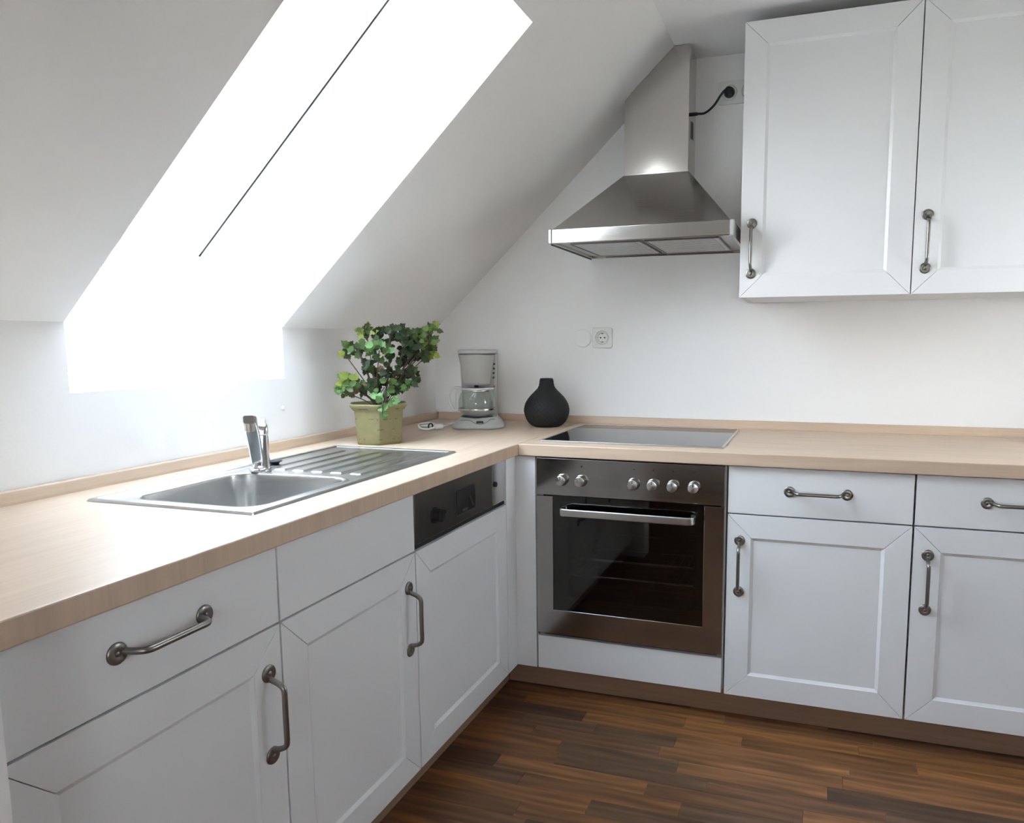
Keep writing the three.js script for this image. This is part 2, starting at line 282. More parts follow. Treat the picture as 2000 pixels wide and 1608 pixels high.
// ------------------------------------------------------------------ left run (turned so that local z points to +x, local x runs to -z)
const leftAt = (z) => [XF, 0, z];                               // local x = 0 at world z, growing towards the corner
{
  // cabinet with drawer at the near end
  const mk = (zNear, w, label) => {
    const t = thing('base_cabinet', label, 'cabinet', leftAt(zNear), PI / 2);
    carcass(t, w, YP + 0.004, YT - 0.005, 0.55);
    const dr = slab('drawer', t, 0.002, YJ + 0.002, w - 0.004, YT - YJ - 0.002); handle(dr, (w - 0.003) / 2, 0.0765, true);
    door(t, 0.002, YP, w - 0.004, YJ - YP - 0.002, w - 0.038, 0.5085);
    return t;
  };
  mk(2.3203, 0.512, 'white base cabinet with one drawer over a framed door, left of the sink cabinet');
  // sink cabinet with a fixed front
  const w = 1.8083 - 1.3153, t = thing('sink_cabinet', 'white cabinet under the sink with a plain blind front and one framed door', 'cabinet', leftAt(1.8083), PI / 2);
  carcass(t, w, YP + 0.004, 0.60, 0.55);
  slab('blind_front', t, 0.002, YJ + 0.002, w - 0.004, YT - YJ - 0.002);
  door(t, 0.002, YP, w - 0.004, YJ - YP - 0.002, w - 0.037, 0.5095);
  // dishwasher
  const wd = 1.3153 - 0.7402, d = thing('dishwasher', 'built-in dishwasher with dark steel control strip above a white door panel', 'dishwasher', leftAt(1.3153), PI / 2);
  part('tub', box(0.003, YP + 0.03, -0.56, wd - 0.003, YT - 0.012, -0.022, 0.004), M.dark, d);
  door(d, 0.002, YP, wd - 0.004, YJ - YP - 0.002);
  const y0 = 0.687, y1 = YT - 0.001, xa = wd - 0.104;            // xa: where the plain steel end begins
  part('control_panel', [box(0.003, y0, -0.022, xa, y1, -0.001, 0.002)], M.panelGlass, d, 'dark glossy control strip');
  part('panel_end', box(xa + 0.0005, y0, -0.022, wd - 0.003, y1, -0.001, 0.002), M.steel, d, 'brushed steel end of the strip');
  part('grip_strip', [box(0.003, YJ + 0.0005, -0.022, wd - 0.003, y0 - 0.0005, -0.007, 0.001)], M.black, d, 'black recess under the control strip');
  const kn = part('knob', [cyl(0.0225, 0.021, 0.004, 28).rotateX(PI / 2), cyl(0.019, 0.0175, 0.018, 28, 0.004).rotateX(PI / 2), box(-0.0022, -0.017, 0.02, 0.0022, 0.017, 0.0235, 0.001)], M.black, d, 'black programme knob'); kn.position.set(0.105, 0.742, -0.001);
  const b1 = part('button', cyl(0.0062, 0.0058, 0.004, 20).rotateX(PI / 2), M.black, d); b1.position.set(0.157, 0.739, -0.001);
  const b2 = part('button', cyl(0.0085, 0.008, 0.004, 20).rotateX(PI / 2), M.black, d); b2.position.set(wd - 0.082, 0.752, -0.001);
  const x0 = 1.3153 - 1.084, x1 = 1.3153 - 0.972;
  const dsp = part('door_grip', [box(x0, 0.712, -0.001, x1, 0.780, 0.0006, 0.0004)], M.black, d, 'black door grip recess');
  part('grip_rim', [box(x0 - 0.002, 0.7095, -0.001, x1 + 0.002, 0.712, 0.003, 0.0006), box(x1, 0.712, -0.001, x1 + 0.0028, 0.768, 0.003, 0.0006)], M.pewter, dsp);
  part('latch', box(x0 + 0.028, 0.718, 0.0, x0 + 0.060, 0.7235, 0.004, 0.001), M.pewter, dsp);
  part('latch_lever', [tube([[x0 + 0.075, 0.757, 0.002], [x0 + 0.083, 0.738, 0.004], [x0 + 0.095, 0.722, 0.003]], 0.0022, 10, 8)], M.pewter, dsp);
}
// ------------------------------------------------------------------ corner fillers
{
  const f = thing('corner_filler', 'narrow white L-shaped filler closing the inner corner between dishwasher and oven', 'filler panel', [0, 0, 0]);
  part('filler_strip', box(XF - 0.02, YP, ZF, XF, YT, 0.7387, 0.0012), M.white, f);
  part('filler_strip', box(XF - 0.019, YP, ZF - 0.02, 0.7235, YT, ZF, 0.0012), M.white, f);
}
// ------------------------------------------------------------------ right run
const OX0 = 0.7255, OX1 = 1.3465;
{
  // oven housing
  const w = OX1 - OX0, t = thing('oven_housing', 'white cabinet housing the oven, with a plain white panel below it', 'cabinet', [OX0, 0, ZF]);
  const q = 0.018; part('carcass', [box(-0.001 + 0.0015, YP + 0.004, -0.56, q, YT - 0.004, -0.0215), box(w - q, YP + 0.004, -0.56, w - 0.0015, YT - 0.004, -0.0215), box(q, YP + 0.004, -0.56, w - q, YP + 0.022, -0.0215), box(q, 0.190, -0.56, w - q, 0.208, -0.0215)], M.carcass, t);
  slab('front_panel', t, 0.0035, YP + 0.001, w - 0.007, 0.2085 - YP - 0.001);

  // oven
  const o = thing('built_in_oven', 'stainless steel built-in oven with dark glass door and six round knobs', 'oven', [OX0, 0, ZF]);
  const yb = 0.2206, ym = 0.6945, yt = YT - 0.001, W0 = 0.0045, W1 = w - 0.0045;
  const cx0 = 0.085, cx1 = w - 0.085, cy0 = 0.28, cy1 = 0.655, cd = -0.44;
  part('cavity', [box(q + 0.003, 0.2095, -0.5, w - q - 0.003, cy0, -0.015, 0), box(q + 0.003, cy1, -0.5, w - q - 0.003, yt - 0.01, -0.015, 0), box(q + 0.003, cy0, -0.5, cx0, cy1, -0.015, 0), box(cx1, cy0, -0.5, w - q - 0.003, cy1, -0.015, 0), box(cx0, cy0, -0.5, cx1, cy1, cd, 0)], M.enamel, o, 'black enamel oven cavity');
  for (const y of [0.474, 0.415]) {
    const g = [];
    g.push(tube([[cx0 + 0.008, y, -0.045], [cx1 - 0.008, y, -0.045]], 0.0042, 4, 10), tube([[cx0 + 0.008, y, -0.38], [cx1 - 0.008, y, -0.38]], 0.003, 4, 8));
    for (let k = 0; k <= 16; k++) { const x = cx0 + 0.012 + (cx1 - cx0 - 0.024) * k / 16; g.push(tube([[x, y + 0.002, -0.045], [x, y + 0.002, -0.38]], 0.0016, 3, 6)); }
    part('rack', g, M.chrome, o, 'chrome wire oven rack');
  }
  part('control_panel', box(W0, ym + 0.0015, -0.005, W1, yt, 0.016, 0.0025), M.ovenSteel, o, 'brushed steel control panel');
  const gx0 = 0.788 - OX0, gx1 = 1.281 - OX0, gy0 = 0.306, gy1 = 0.6905;
  const dr = part('door', poly([[W0, yb], [W1, yb], [W1, ym - 0.0025], [gx1, ym - 0.0025], [gx1, gy0], [gx0, gy0], [gx0, ym - 0.0025], [W0, ym - 0.0025]], 0.019, 0.0018).translate(0, 0, -0.003), M.ovenSteel, o, 'steel door frame');
  part('door_glass', box(gx0 - 0.002, gy0 - 0.002, 0.0085, gx1 + 0.002, gy1 + 0.0035, 0.0135, 0), M.ovenGlass, dr, 'dark tinted glass');
  const inner = poly([[gx0 - 0.004, gy0 - 0.004], [gx1 + 0.004, gy0 - 0.004], [gx1 + 0.004, gy1 + 0.004], [gx0 - 0.004, gy1 + 0.004]], 0.002, 0, [rrect(gx0 + 0.05, gy0 + 0.045, gx1 - 0.03, gy1 - 0.06, 0.02).reverse()]).translate(0, 0, 0.004);
  part('glass_border', inner, M.black, dr);
  // bow bar handle with rounded ends
  const hx0 = 0.826 - OX0, hx1 = 1.252 - OX0, hy = 0.6495, hz = 0.058, r = 0.018, path = [];
  path.push([hx0 + 0.006, 0.014], [hx0, 0.022]);
  for (let i = 0; i <= 6; i++) { const a = PI - i / 6 * PI / 2; path.push([hx0 + r + r * Math.cos(a), hz - r + r * Math.sin(a)]); }
  for (let i = 0; i <= 6; i++) { const a = PI / 2 - i / 6 * PI / 2; path.push([hx1 - r + r * Math.cos(a), hz - r + r * Math.sin(a)]); }
  path.push([hx1, 0.022], [hx1 - 0.006, 0.014]);
  const sec = rrect(-0.0055, -0.0125, 0.0055, 0.0125, 0.0035, 3);
  const rings = path.map((p, i) => { const a = path[Math.max(0, i - 1)], b = path[Math.min(path.length - 1, i + 1)]; let tx = b[0] - a[0], tz = b[1] - a[1]; const l = Math.hypot(tx, tz); tx /= l; tz /= l; return sec.map(([u, v]) => [p[0] - tz * u, hy + v, p[1] + tx * u]); });
  part('handle', loft(rings, true, true), M.steelSmooth, dr, 'satin steel bar handle');
  for (const x of [0.821, 0.886, 1.059, 1.121, 1.184, 1.249]) {
    const k = part('knob', [lathe([[0, 0.0], [0.0195, 0.0], [0.0195, 0.003], [0.0172, 0.005], [0.0165, 0.022], [0.0150, 0.0245], [0, 0.0252]], 32).rotateX(PI / 2)], M.steelSmooth, o, 'round satin steel knob'); k.position.set(x - OX0, 0.7485, 0.016);
    part('pointer', box(-0.0011, 0.004, 0.0245, 0.0011, 0.0145, 0.0258, 0.0004), M.black, k);
    const m = part('scale_mark', x === 0.886 ? [cyl(0.0032, 0.0032, 0.0006, 14).rotateX(PI / 2)] : [cyl(0.0022, 0.0022, 0.0006, 14).rotateX(PI / 2)], M.dark, o); m.position.set(x - OX0 + 0.001, 0.795, 0.0161);
  }
  for (const c of o.children) if (c.name !== 'cavity' && c.name !== 'rack') c.position.z -= 0.008;
  // drawer and door cabinets to the right of the oven
  const cab = (x, label) => {
    const w = 0.52, c = thing('base_cabinet', label, 'cabinet', [x, 0, ZF]);
    carcass(c, w, YP + 0.004, YT - 0.005, 0.56);
    const d = slab('drawer', c, 0.002, YJ + 0.002, w - 0.004, YT - YJ - 0.002); handle(d, (w - 0.003) / 2, 0.0755, true);
    door(c, 0.002, YP, w - 0.004, YJ - YP - 0.002, 0.0395, 0.5105);
  };
  cab(1.3500, 'white base cabinet with one drawer over a framed door, right of the oven');
  cab(1.8715, 'white base cabinet with drawer, second to the right of the oven');
}
// ------------------------------------------------------------------ plinths
one('plinth', box(XF - 0.075, 0.0003, ZF - 0.06, XF - 0.059, YP + 0.002, 2.335, 0.001), M.plinth, 'brown wood-look plinth along the floor below the sink cabinet and dishwasher', 'plinth', undefined);
one('plinth', box(XF - 0.058, 0.0003, ZF - 0.078, 2.39, YP + 0.002, ZF - 0.062, 0.001), M.plinth, 'brown wood-look plinth along the floor below the oven', 'plinth', undefined);

// ------------------------------------------------------------------ worktop with cut-outs
const SINK = { x0: 0.134, x1: 0.567, z0: 0.911, z1: 1.767 };
const HOB = { x0: 0.7165, x1: 1.3285, z0: 0.100, z1: 0.6035 };
{
  const t = thing('worktop', 'L-shaped pale beech-look worktop with a low wooden upstand along the walls', 'worktop', [0, HT - TH, 0]);
  const hole = (o, m) => [[o.x0 + m, -o.z1 + m], [o.x1 - m, -o.z1 + m], [o.x1 - m, -o.z0 - m], [o.x0 + m, -o.z0 - m]].reverse();
  const flatten = (g) => g.rotateX(-PI / 2);
  const L = poly([[0.0015, -2.338], [EX, -2.338], [EX, -0.0015], [0.0015, -0.0015]], TH, 0.0028, [hole(SINK, 0.018)]);
  part('slab', flatten(swapUV(L)), M.wood, t);
  const Rr = poly([[EX + 0.0006, -EZ], [2.395, -EZ], [2.395, -0.0015], [EX + 0.0006, -0.0015]], TH, 0.0028, [hole(HOB, 0.02)]);
  part('slab', flatten(Rr), M.wood, t);
  // triangular-section upstands
  const sec = [[0, 0], [0.021, 0], [0.0205, 0.006], [0.0155, 0.0265], [0.0135, 0.0288], [0, 0.0288]];
  part('upstand', swapUV(poly(sec, 2.335).translate(0.0015, TH, 0.0015)), M.wood, t, 'low wooden upstand');
  part('upstand', swapUV(poly(sec, 2.395 - 0.0225).rotateY(-PI / 2).translate(2.395, TH, 0)).applyMatrix4(new THREE.Matrix4().makeScale(1, 1, 1)).translate(0, 0, 0.0015), M.wood, t, 'low wooden upstand');
}
// ------------------------------------------------------------------ hob
{
  const w = HOB.x1 - HOB.x0, d = HOB.z1 - HOB.z0, t = thing('ceramic_hob', 'black glass ceramic hob with a thin steel rim, set in the worktop over the oven', 'hob', [HOB.x0, HT, HOB.z0]);
  const r = 0.0075, h = 0.006, g = [];
  const sec = [[0, 0], [0, 0.003], [0.0022, h - 0.0006], [0.0038, h], [r, h - 0.0012], [r, 0]];   // rim profile from outside in
  const ring = sec.map(([o, y]) => rrect(o, o, w - o, d - o, 0.004 + (o < 0.004 ? 0 : 0.001), 4).map(([x, z]) => [x, y + 0.0003, z]));
  ring.push(ring[0]);
  const rim = loft(ring, false, false, true); rim.computeVertexNormals();
  part('rim', rim.toNonIndexed(), M.steelSmooth, t, 'bright steel rim').geometry.computeVertexNormals();
  part('glass_plate', box(r - 0.001, -0.008, r - 0.001, w - r + 0.001, h - 0.0016, d - r + 0.001, 0), M.hobGlass, t, 'black glass plate');
}
// ------------------------------------------------------------------ sink
{
  const t = thing('kitchen_sink', 'stainless steel inset sink with one bowl and a ribbed draining board', 'sink', [SINK.x0, HT, SINK.z0]);
  const w = SINK.x1 - SINK.x0, d = SINK.z1 - SINK.z0;
  const B = { x0: 0.196 - SINK.x0, x1: 0.531 - SINK.x0, z0: 1.383 - SINK.z0, z1: 1.728 - SINK.z0, r: 0.055 };
  const sd = (x, z) => { const cx = (B.x0 + B.x1) / 2, cz = (B.z0 + B.z1) / 2, qx = Math.abs(x - cx) - (B.x1 - B.x0) / 2 + B.r, qz = Math.abs(z - cz) - (B.z1 - B.z0) / 2 + B.r; return Math.hypot(Math.max(qx, 0), Math.max(qz, 0)) + Math.min(Math.max(qx, qz), 0) - B.r; };
  const sm = (a, b, v) => { const k = Math.max(0, Math.min(1, (v - a) / (b - a))); return k * k * (3 - 2 * k); };
  const DB = { x0: 0.045, x1: w - 0.040, z0: 0.055, z1: 0.428 };
  const height = (x, z) => {
    const e = Math.min(x, z, w - x, d - z);
    let y = 0.0008 + 0.0050 * sm(0, 0.005, e) - 0.0042 * sm(0.0135, 0.0200, e);
    // draining board: shallow dished field with ribs running to the bowl
    const inx = Math.min(x - DB.x0, DB.x1 - x), inz = Math.min(z - DB.z0, DB.z1 - z);
    const f = sm(0, 0.012, Math.min(inx, inz));
    if (f > 0) { y -= 0.0012 * f; const rb = ((x - DB.x0) / (DB.x1 - DB.x0)) * 6; const c = Math.abs(rb - Math.floor(rb) - 0.5) * 2; y += 0.0040 * sm(0.28, 0.56, 1 - c) * sm(0.004, 0.03, z - DB.z0) * sm(0.003, 0.011, DB.z1 - z) * sm(0.004, 0.012, inx); }
    y += 0.0016 * (1 - sm(0, 0.012, sd(x, z)));                       // raised lip of the bowl
    return y;
  };
  const nx = 240, nz = 474, pos = [], uv = [], idx = [], keep = [];
  for (let j = 0; j <= nz; j++) for (let i = 0; i <= nx; i++) {
    let x = w * i / nx, z = d * j / nz; let s = sd(x, z); const cell = 0.0018;
    if (Math.abs(s) < cell * 0.72) { const h = 1e-4, gx = (sd(x + h, z) - sd(x - h, z)) / (2 * h), gz = (sd(x, z + h) - sd(x, z - h)) / (2 * h); x -= gx * s; z -= gz * s; s = 0; }
    keep.push(s > -1e-5); pos.push(x, height(x, z), z); uv.push(x, z);
  }
  for (let j = 0; j < nz; j++) for (let i = 0; i < nx; i++) { const a = j * (nx + 1) + i, b = a + 1, c = a + nx + 1, e = c + 1; if (keep[a] && keep[b] && keep[c]) idx.push(a, c, b); if (keep[b] && keep[c] && keep[e]) idx.push(b, c, e); }
  const sheet = new THREE.BufferGeometry(); sheet.setAttribute('position', new THREE.Float32BufferAttribute(pos, 3)); sheet.setAttribute('uv', new THREE.Float32BufferAttribute(uv, 2)); sheet.setIndex(idx); sheet.computeVertexNormals();
  part('drainboard', [sheet], M.sink, t, 'ribbed steel draining board');
  // outer skirt down to the worktop
  // bowl: rounded rectangle rings going down
  const ringAt = (o, y) => rrect(B.x0 + o, B.z0 + o, B.x1 - o, B.z1 - o, Math.max(0.02, B.r - o * 0.6), 10).map(([x, z]) => [x, y, z]);
  const y0 = 0.0034, prof = [[-0.001, y0 + 0.0001], [0.002, y0 - 0.0002], [0.0045, y0 - 0.002], [0.006, y0 - 0.006], [0.0068, -0.02], [0.010, -0.06], [0.014, -0.11], [0.020, -0.128], [0.034, -0.142], [0.055, -0.1485], [0.09, -0.150], [0.12, -0.1515], [0.148, -0.152]];
  part('bowl', loft(prof.map(([o, y]) => ringAt(o, y)), false, true, true), M.sink, t, 'steel bowl');
  const dr = part('drain', lathe([[0, 0.003], [0.012, 0.003], [0.013, 0.001], [0.03, 0.0008], [0.036, 0.0026], [0.039, 0.0022], [0.041, 0]], 30), M.steelSmooth, t); dr.position.set((B.x0 + B.x1) / 2, -0.1518, (B.z0 + B.z1) / 2);
  const kn = part('waste_knob', lathe([[0, 0.013], [0.008, 0.0128], [0.0185, 0.0115], [0.0195, 0.0095], [0.012, 0.006], [0.010, 0]], 28), M.black, t, 'black waste control knob'); kn.position.set(0.203 - SINK.x0, 0.003, 1.272 - SINK.z0);
}
// ------------------------------------------------------------------ tap
{
  const t = thing('kitchen_tap', 'chrome single-lever tap with slanting square spout behind the sink bowl', 'tap', [0.232, HT + 0.0019, 1.364], 0);
  part('base_ring', lathe([[0, 0], [0.029, 0], [0.029, 0.004], [0.0265, 0.0085], [0.0225, 0.0115], [0, 0.0115]], 36), M.chrome, t);
  const dir = V(0.59, 0, 0.8075), sid = V(0.8075, 0, -0.59);
  const P3 = (f, y, s) => [dir.x * f + sid.x * s, y, dir.z * f + sid.z * s];
  // body: square column with softened corners
  const sq = (list) => list.map(([y, r, f]) => rrect(-r, -r, r, r, r * 0.45, 5).map(([a, b]) => P3(f + a, y, b + 0.009)));
  part('body', loft(sq([[0.010, 0.0175, -0.002], [0.03, 0.0165, -0.003], [0.092, 0.0155, -0.006], [0.0945, 0.0145, -0.006]]), true, true, true), M.chrome, t);
  // lever block on top of the body, with a short grip pointing back
  part('lever', [loft(sq([[0.0955, 0.0145, -0.006], [0.0975, 0.0158, -0.006], [0.112, 0.0162, -0.008], [0.120, 0.0150, -0.010], [0.1235, 0.0105, -0.012]]), true, true, true), loft([[-0.012, 0.115, 0.010, 0.006], [-0.030, 0.119, 0.009, 0.0055], [-0.052, 0.125, 0.0075, 0.0045], [-0.058, 0.1265, 0.005, 0.003]].map(([f, y, hw, hh]) => rrect(-hh, -hw, hh, hw, hh * 0.8, 4).map(([u, v]) => P3(f, y + u, v + 0.009))), true, true, true)], M.chrome, t);
  // spout: broad flat bar rising from the foot of the body out over the bowl
  const sp = [[0.002, 0.014, 0.0125], [0.016, 0.034, 0.0145], [0.045, 0.070, 0.0155], [0.085, 0.107, 0.0158], [0.120, 0.135, 0.0158], [0.138, 0.146, 0.0155], [0.152, 0.150, 0.0145], [0.158, 0.150, 0.012]];
  const spr = sp.map(([f, y, hw], i) => { const a = sp[Math.max(0, i - 1)], b = sp[Math.min(sp.length - 1, i + 1)]; const tx = b[0] - a[0], ty = b[1] - a[1], l = Math.hypot(tx, ty), n = [-ty / l, tx / l]; return rrect(-0.0095, -hw, 0.0095, hw, 0.0045, 4).map(([u, v]) => P3(f + n[0] * u, y + n[1] * u, v - 0.003)); });
  part('spout', loft(spr, true, true, true), M.chrome, t);
  const q = P3(0.141, 0.1205, -0.003); part('aerator', [cyl(0.0115, 0.0125, 0.020, 24).translate(...q), cyl(0.0095, 0.0095, 0.003, 24, -0.001).translate(...q)], M.steelSmooth, t);
}
// ------------------------------------------------------------------ cooker hood
{
  const x0 = 0.7149, x1 = 1.3335, zb = 0.496, yb = 1.5247, yh = yb + 0.0475, yc = 1.8034, cx0 = 0.8933, cx1 = 1.1292, cz = 0.155;
  const t = thing('cooker_hood', 'stainless steel chimney cooker hood above the hob, cut to the sloping ceiling', 'cooker hood', [0, 0, 0]);
  const tpl = (x) => Math.min(CEIL, HK + SL * x) - 0.003;
  const xk = XC - 0.001;
  part('chimney', poly([[cx0, yc - 0.012], [cx1, yc - 0.012], [cx1, CEIL - 0.003], [xk, CEIL - 0.003], [cx0, tpl(cx0)]], cz - 0.002, 0.0012).translate(0, 0, 0.002), M.steel, t, 'steel chimney, mitred to the slope');
  part('chimney_collar', box(cx0 - 0.001, yc - 0.006, 0.002, cx1 + 0.001, yc + 0.008, cz + 0.0016, 0.001), M.steel, t);
  part('chimney_vent', [box(cx1, 1.935, 0.055, cx1 + 0.0008, 1.995, 0.075, 0), box(cx1, 1.93, 0.09, cx1 + 0.0008, 1.99, 0.105, 0)], M.black, t, 'dark vent slots');
  const i = 0.012; const R4 = (a, b, c, d, y) => [[a, y, c], [b, y, c], [b, y, d], [a, y, d]];
  const can = loft([R4(x0 + i, x1 - i, 0.002, zb - i, yh), R4(cx0 - 0.003, cx1 + 0.003, 0.002, cz + 0.003, yc)], true, true, true).toNonIndexed(); can.computeVertexNormals();
  { const p = can.attributes.position, u = can.attributes.uv; for (let k = 0; k < p.count; k++) u.setXY(k, p.getX(k), p.getY(k) + p.getZ(k)); }
  part('canopy', can, M.steel, t, 'pyramid canopy');
  // band: front, two sides, back, with a top plate; open below
  part('band', [box(x0 + 0.0125, yb, zb - 0.012, x1 - 0.0125, yh, zb, 0.003), box(x0 + 0.0005, yb, 0.002, x0 + 0.012, yh, zb - 0.0005, 0.003), box(x1 - 0.012, yb, 0.002, x1 - 0.0005, yh, zb - 0.0005, 0.003), box(x0 + 0.012, yb, 0.002, x1 - 0.012, yh, 0.012, 0.001), box(x0 + 0.01, yh - 0.006, 0.01, x1 - 0.01, yh - 0.001, zb - 0.01, 0)], M.steel, t, 'brushed steel band');
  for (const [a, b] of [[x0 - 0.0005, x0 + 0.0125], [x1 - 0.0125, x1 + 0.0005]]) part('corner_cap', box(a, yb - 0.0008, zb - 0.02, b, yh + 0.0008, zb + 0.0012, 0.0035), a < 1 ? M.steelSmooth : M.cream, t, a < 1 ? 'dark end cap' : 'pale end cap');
  part('underside', poly([[x0 + 0.012, 0.012], [x1 - 0.012, 0.012], [x1 - 0.012, zb - 0.012], [x0 + 0.012, zb - 0.012]], 0.003, 0).rotateX(PI / 2).translate(0, yb + 0.014, 0), M.filter, t);
  const xm = (x0 + x1) / 2;
  for (const [a, b] of [[x0 + 0.06, xm - 0.012], [xm + 0.012, x1 - 0.06]]) {
    const f = part('grease_filter', [box(a, yb + 0.004, 0.06, b, yb + 0.0105, 0.42, 0.002)], M.filter, t, 'pale aluminium grease filter');
    const g = []; for (let k = 0; k < 12; k++) { const z = 0.075 + k * 0.0285; g.push(box(a + 0.012, yb + 0.0022, z, b - 0.012, yb + 0.0042, z + 0.016, 0.0008)); } part('filter_rib', g, M.filter, f);
    part('filter_frame', [box(a - 0.005, yb + 0.002, 0.054, b + 0.005, yb + 0.0095, 0.06, 0.001), box(a - 0.005, yb + 0.002, 0.42, b + 0.005, yb + 0.0095, 0.426, 0.001), box(a - 0.005, yb + 0.002, 0.06, a, yb + 0.0095, 0.42, 0.001), box(b, yb + 0.002, 0.06, b + 0.005, yb + 0.0095, 0.42, 0.001)], M.pewter, f);
  }
  part('edge_seal', tube([[x0 + 0.006, yb - 0.002, zb - 0.02], [x0 + 0.006, yb - 0.002, 0.012]], 0.0032, 6, 8), M.dark, t, 'dark strip under the left edge');
  // power cord to the socket beside the chimney
  const px = 1.2535, py = 2.105;
  const cord = part('power_cord', tube([[cx1 - 0.004, 2.019, 0.085], [cx1 + 0.016, 2.0195, 0.085], [cx1 + 0.046, 2.022, 0.078], [cx1 + 0.075, 2.048, 0.064], [px - 0.028, py - 0.022, 0.053], [px - 0.012, py - 0.002, 0.048], [px, py, 0.044]], 0.0042, 48, 10), M.black, t, 'black power cord');
  part('cord_grommet', cyl(0.0068, 0.006, 0.02, 16).rotateZ(-PI / 2).translate(cx1 + 0.0, 2.019, 0.085), M.black, cord);
  part('plug', lathe([[0, 0.042], [0.010, 0.042], [0.0145, 0.037], [0.0185, 0.02], [0.0185, 0.006], [0, 0.006]], 28).rotateX(PI / 2).translate(px, py, 0), M.black, cord, 'round black plug');
}
// ------------------------------------------------------------------ sockets on the back wall
function socketInsert(t, x, withHoles = true) {
  const g = lathe([[0.0385 * 0.0, 0.0035], [0.0175, 0.0035], [0.0185, 0.0045], [0.0195, 0.0105], [0.0215, 0.0125], [0.026, 0.0115], [0.0262, 0.006]], 40).rotateX(PI / 2).translate(x, 0, 0);
  const m = part('socket_cup', g, M.socket, t);
  if (withHoles) for (const s of [-1, 1]) { part('pin_hole', cyl(0.0032, 0.0032, 0.0006, 14).rotateX(PI / 2).translate(x + s * 0.0085, 0, 0.0034), M.black, m); part('earth_clip', box(x - 0.0035, s * 0.0168 - 0.0022, 0.0035, x + 0.0035, s * 0.0168 + 0.0022, 0.0105, 0.0008), M.pewter, m); }
  return m;
}
{
  const t = thing('wall_socket', 'white earthed wall socket in a square plate above the worktop', 'socket', [0.767, 1.2105, 0.0002]);
  const hole = (c, r) => Array.from({ length: 32 }, (_, i) => [c + r * Math.cos(-i / 32 * 2 * PI), r * Math.sin(-i / 32 * 2 * PI)]);
  part('plate', poly(rrect(-0.041, -0.041, 0.041, 0.041, 0.009), 0.010, 0.0024, [hole(0, 0.027)]), M.socket, t);
  socketInsert(t, 0);
  const u = thing('double_socket', 'white double wall socket beside the hood chimney, with the black plug in it', 'socket', [1.2535, 2.105, 0.0002]);
  part('plate', poly(rrect(-0.0405, -0.0405, 0.111, 0.0405, 0.007), 0.010, 0.0024, [hole(0, 0.027), hole(0.071, 0.027)]), M.socket, u);
  socketInsert(u, 0, false); socketInsert(u, 0.071);
  const c = one('blank_cover', lathe([[0, 0.0042], [0.028, 0.0038], [0.0355, 0.0024], [0.0375, 0]], 48).rotateX(PI / 2).translate(0.682, 1.2085, 0.0002), M.wall, 'round blank cover painted in the wall colour, left of the square socket', 'cover plate');
  const s = one('screw_cap', lathe([[0, 0.005], [0.004, 0.0046], [0.0068, 0.0026], [0.0072, 0]], 20).rotateZ(-PI / 2).translate(0.0002, 0.990, 0.987), M.lining, 'tiny white screw cap on the low wall beside the window niche', 'screw cap');
}
// ------------------------------------------------------------------ wall cabinets
{
  const mk = (x, label, hx) => {
    const w = 0.52, y0 = 1.337, h = 2.198 - y0, t = thing('wall_cabinet', label, 'cabinet', [x, 0, 0.375]);
    const q = 0.018, z0 = -0.3745, z1 = -0.0215; part('carcass', [box(0, y0 + 0.001, z0, q, y0 + h - 0.001, z1), box(w - q, y0 + 0.001, z0, w, y0 + h - 0.001, z1), box(q, y0 + 0.001, z0, w - q, y0 + q, z1), box(q, y0 + h - q, z0, w - q, y0 + h - 0.001, z1), box(q, y0 + q, z0, w - q, y0 + h - q, z0 + 0.006)], M.carcass, t);
    door(t, 0.0008, y0, w - 0.0025, h, hx, 1.494);
  };
  mk(1.3415, 'white wall cabinet with a framed door and pewter handle, right of the cooker hood', 0.0365);
  mk(1.8625, 'white wall cabinet, second to the right of the cooker hood', 0.0365);
}
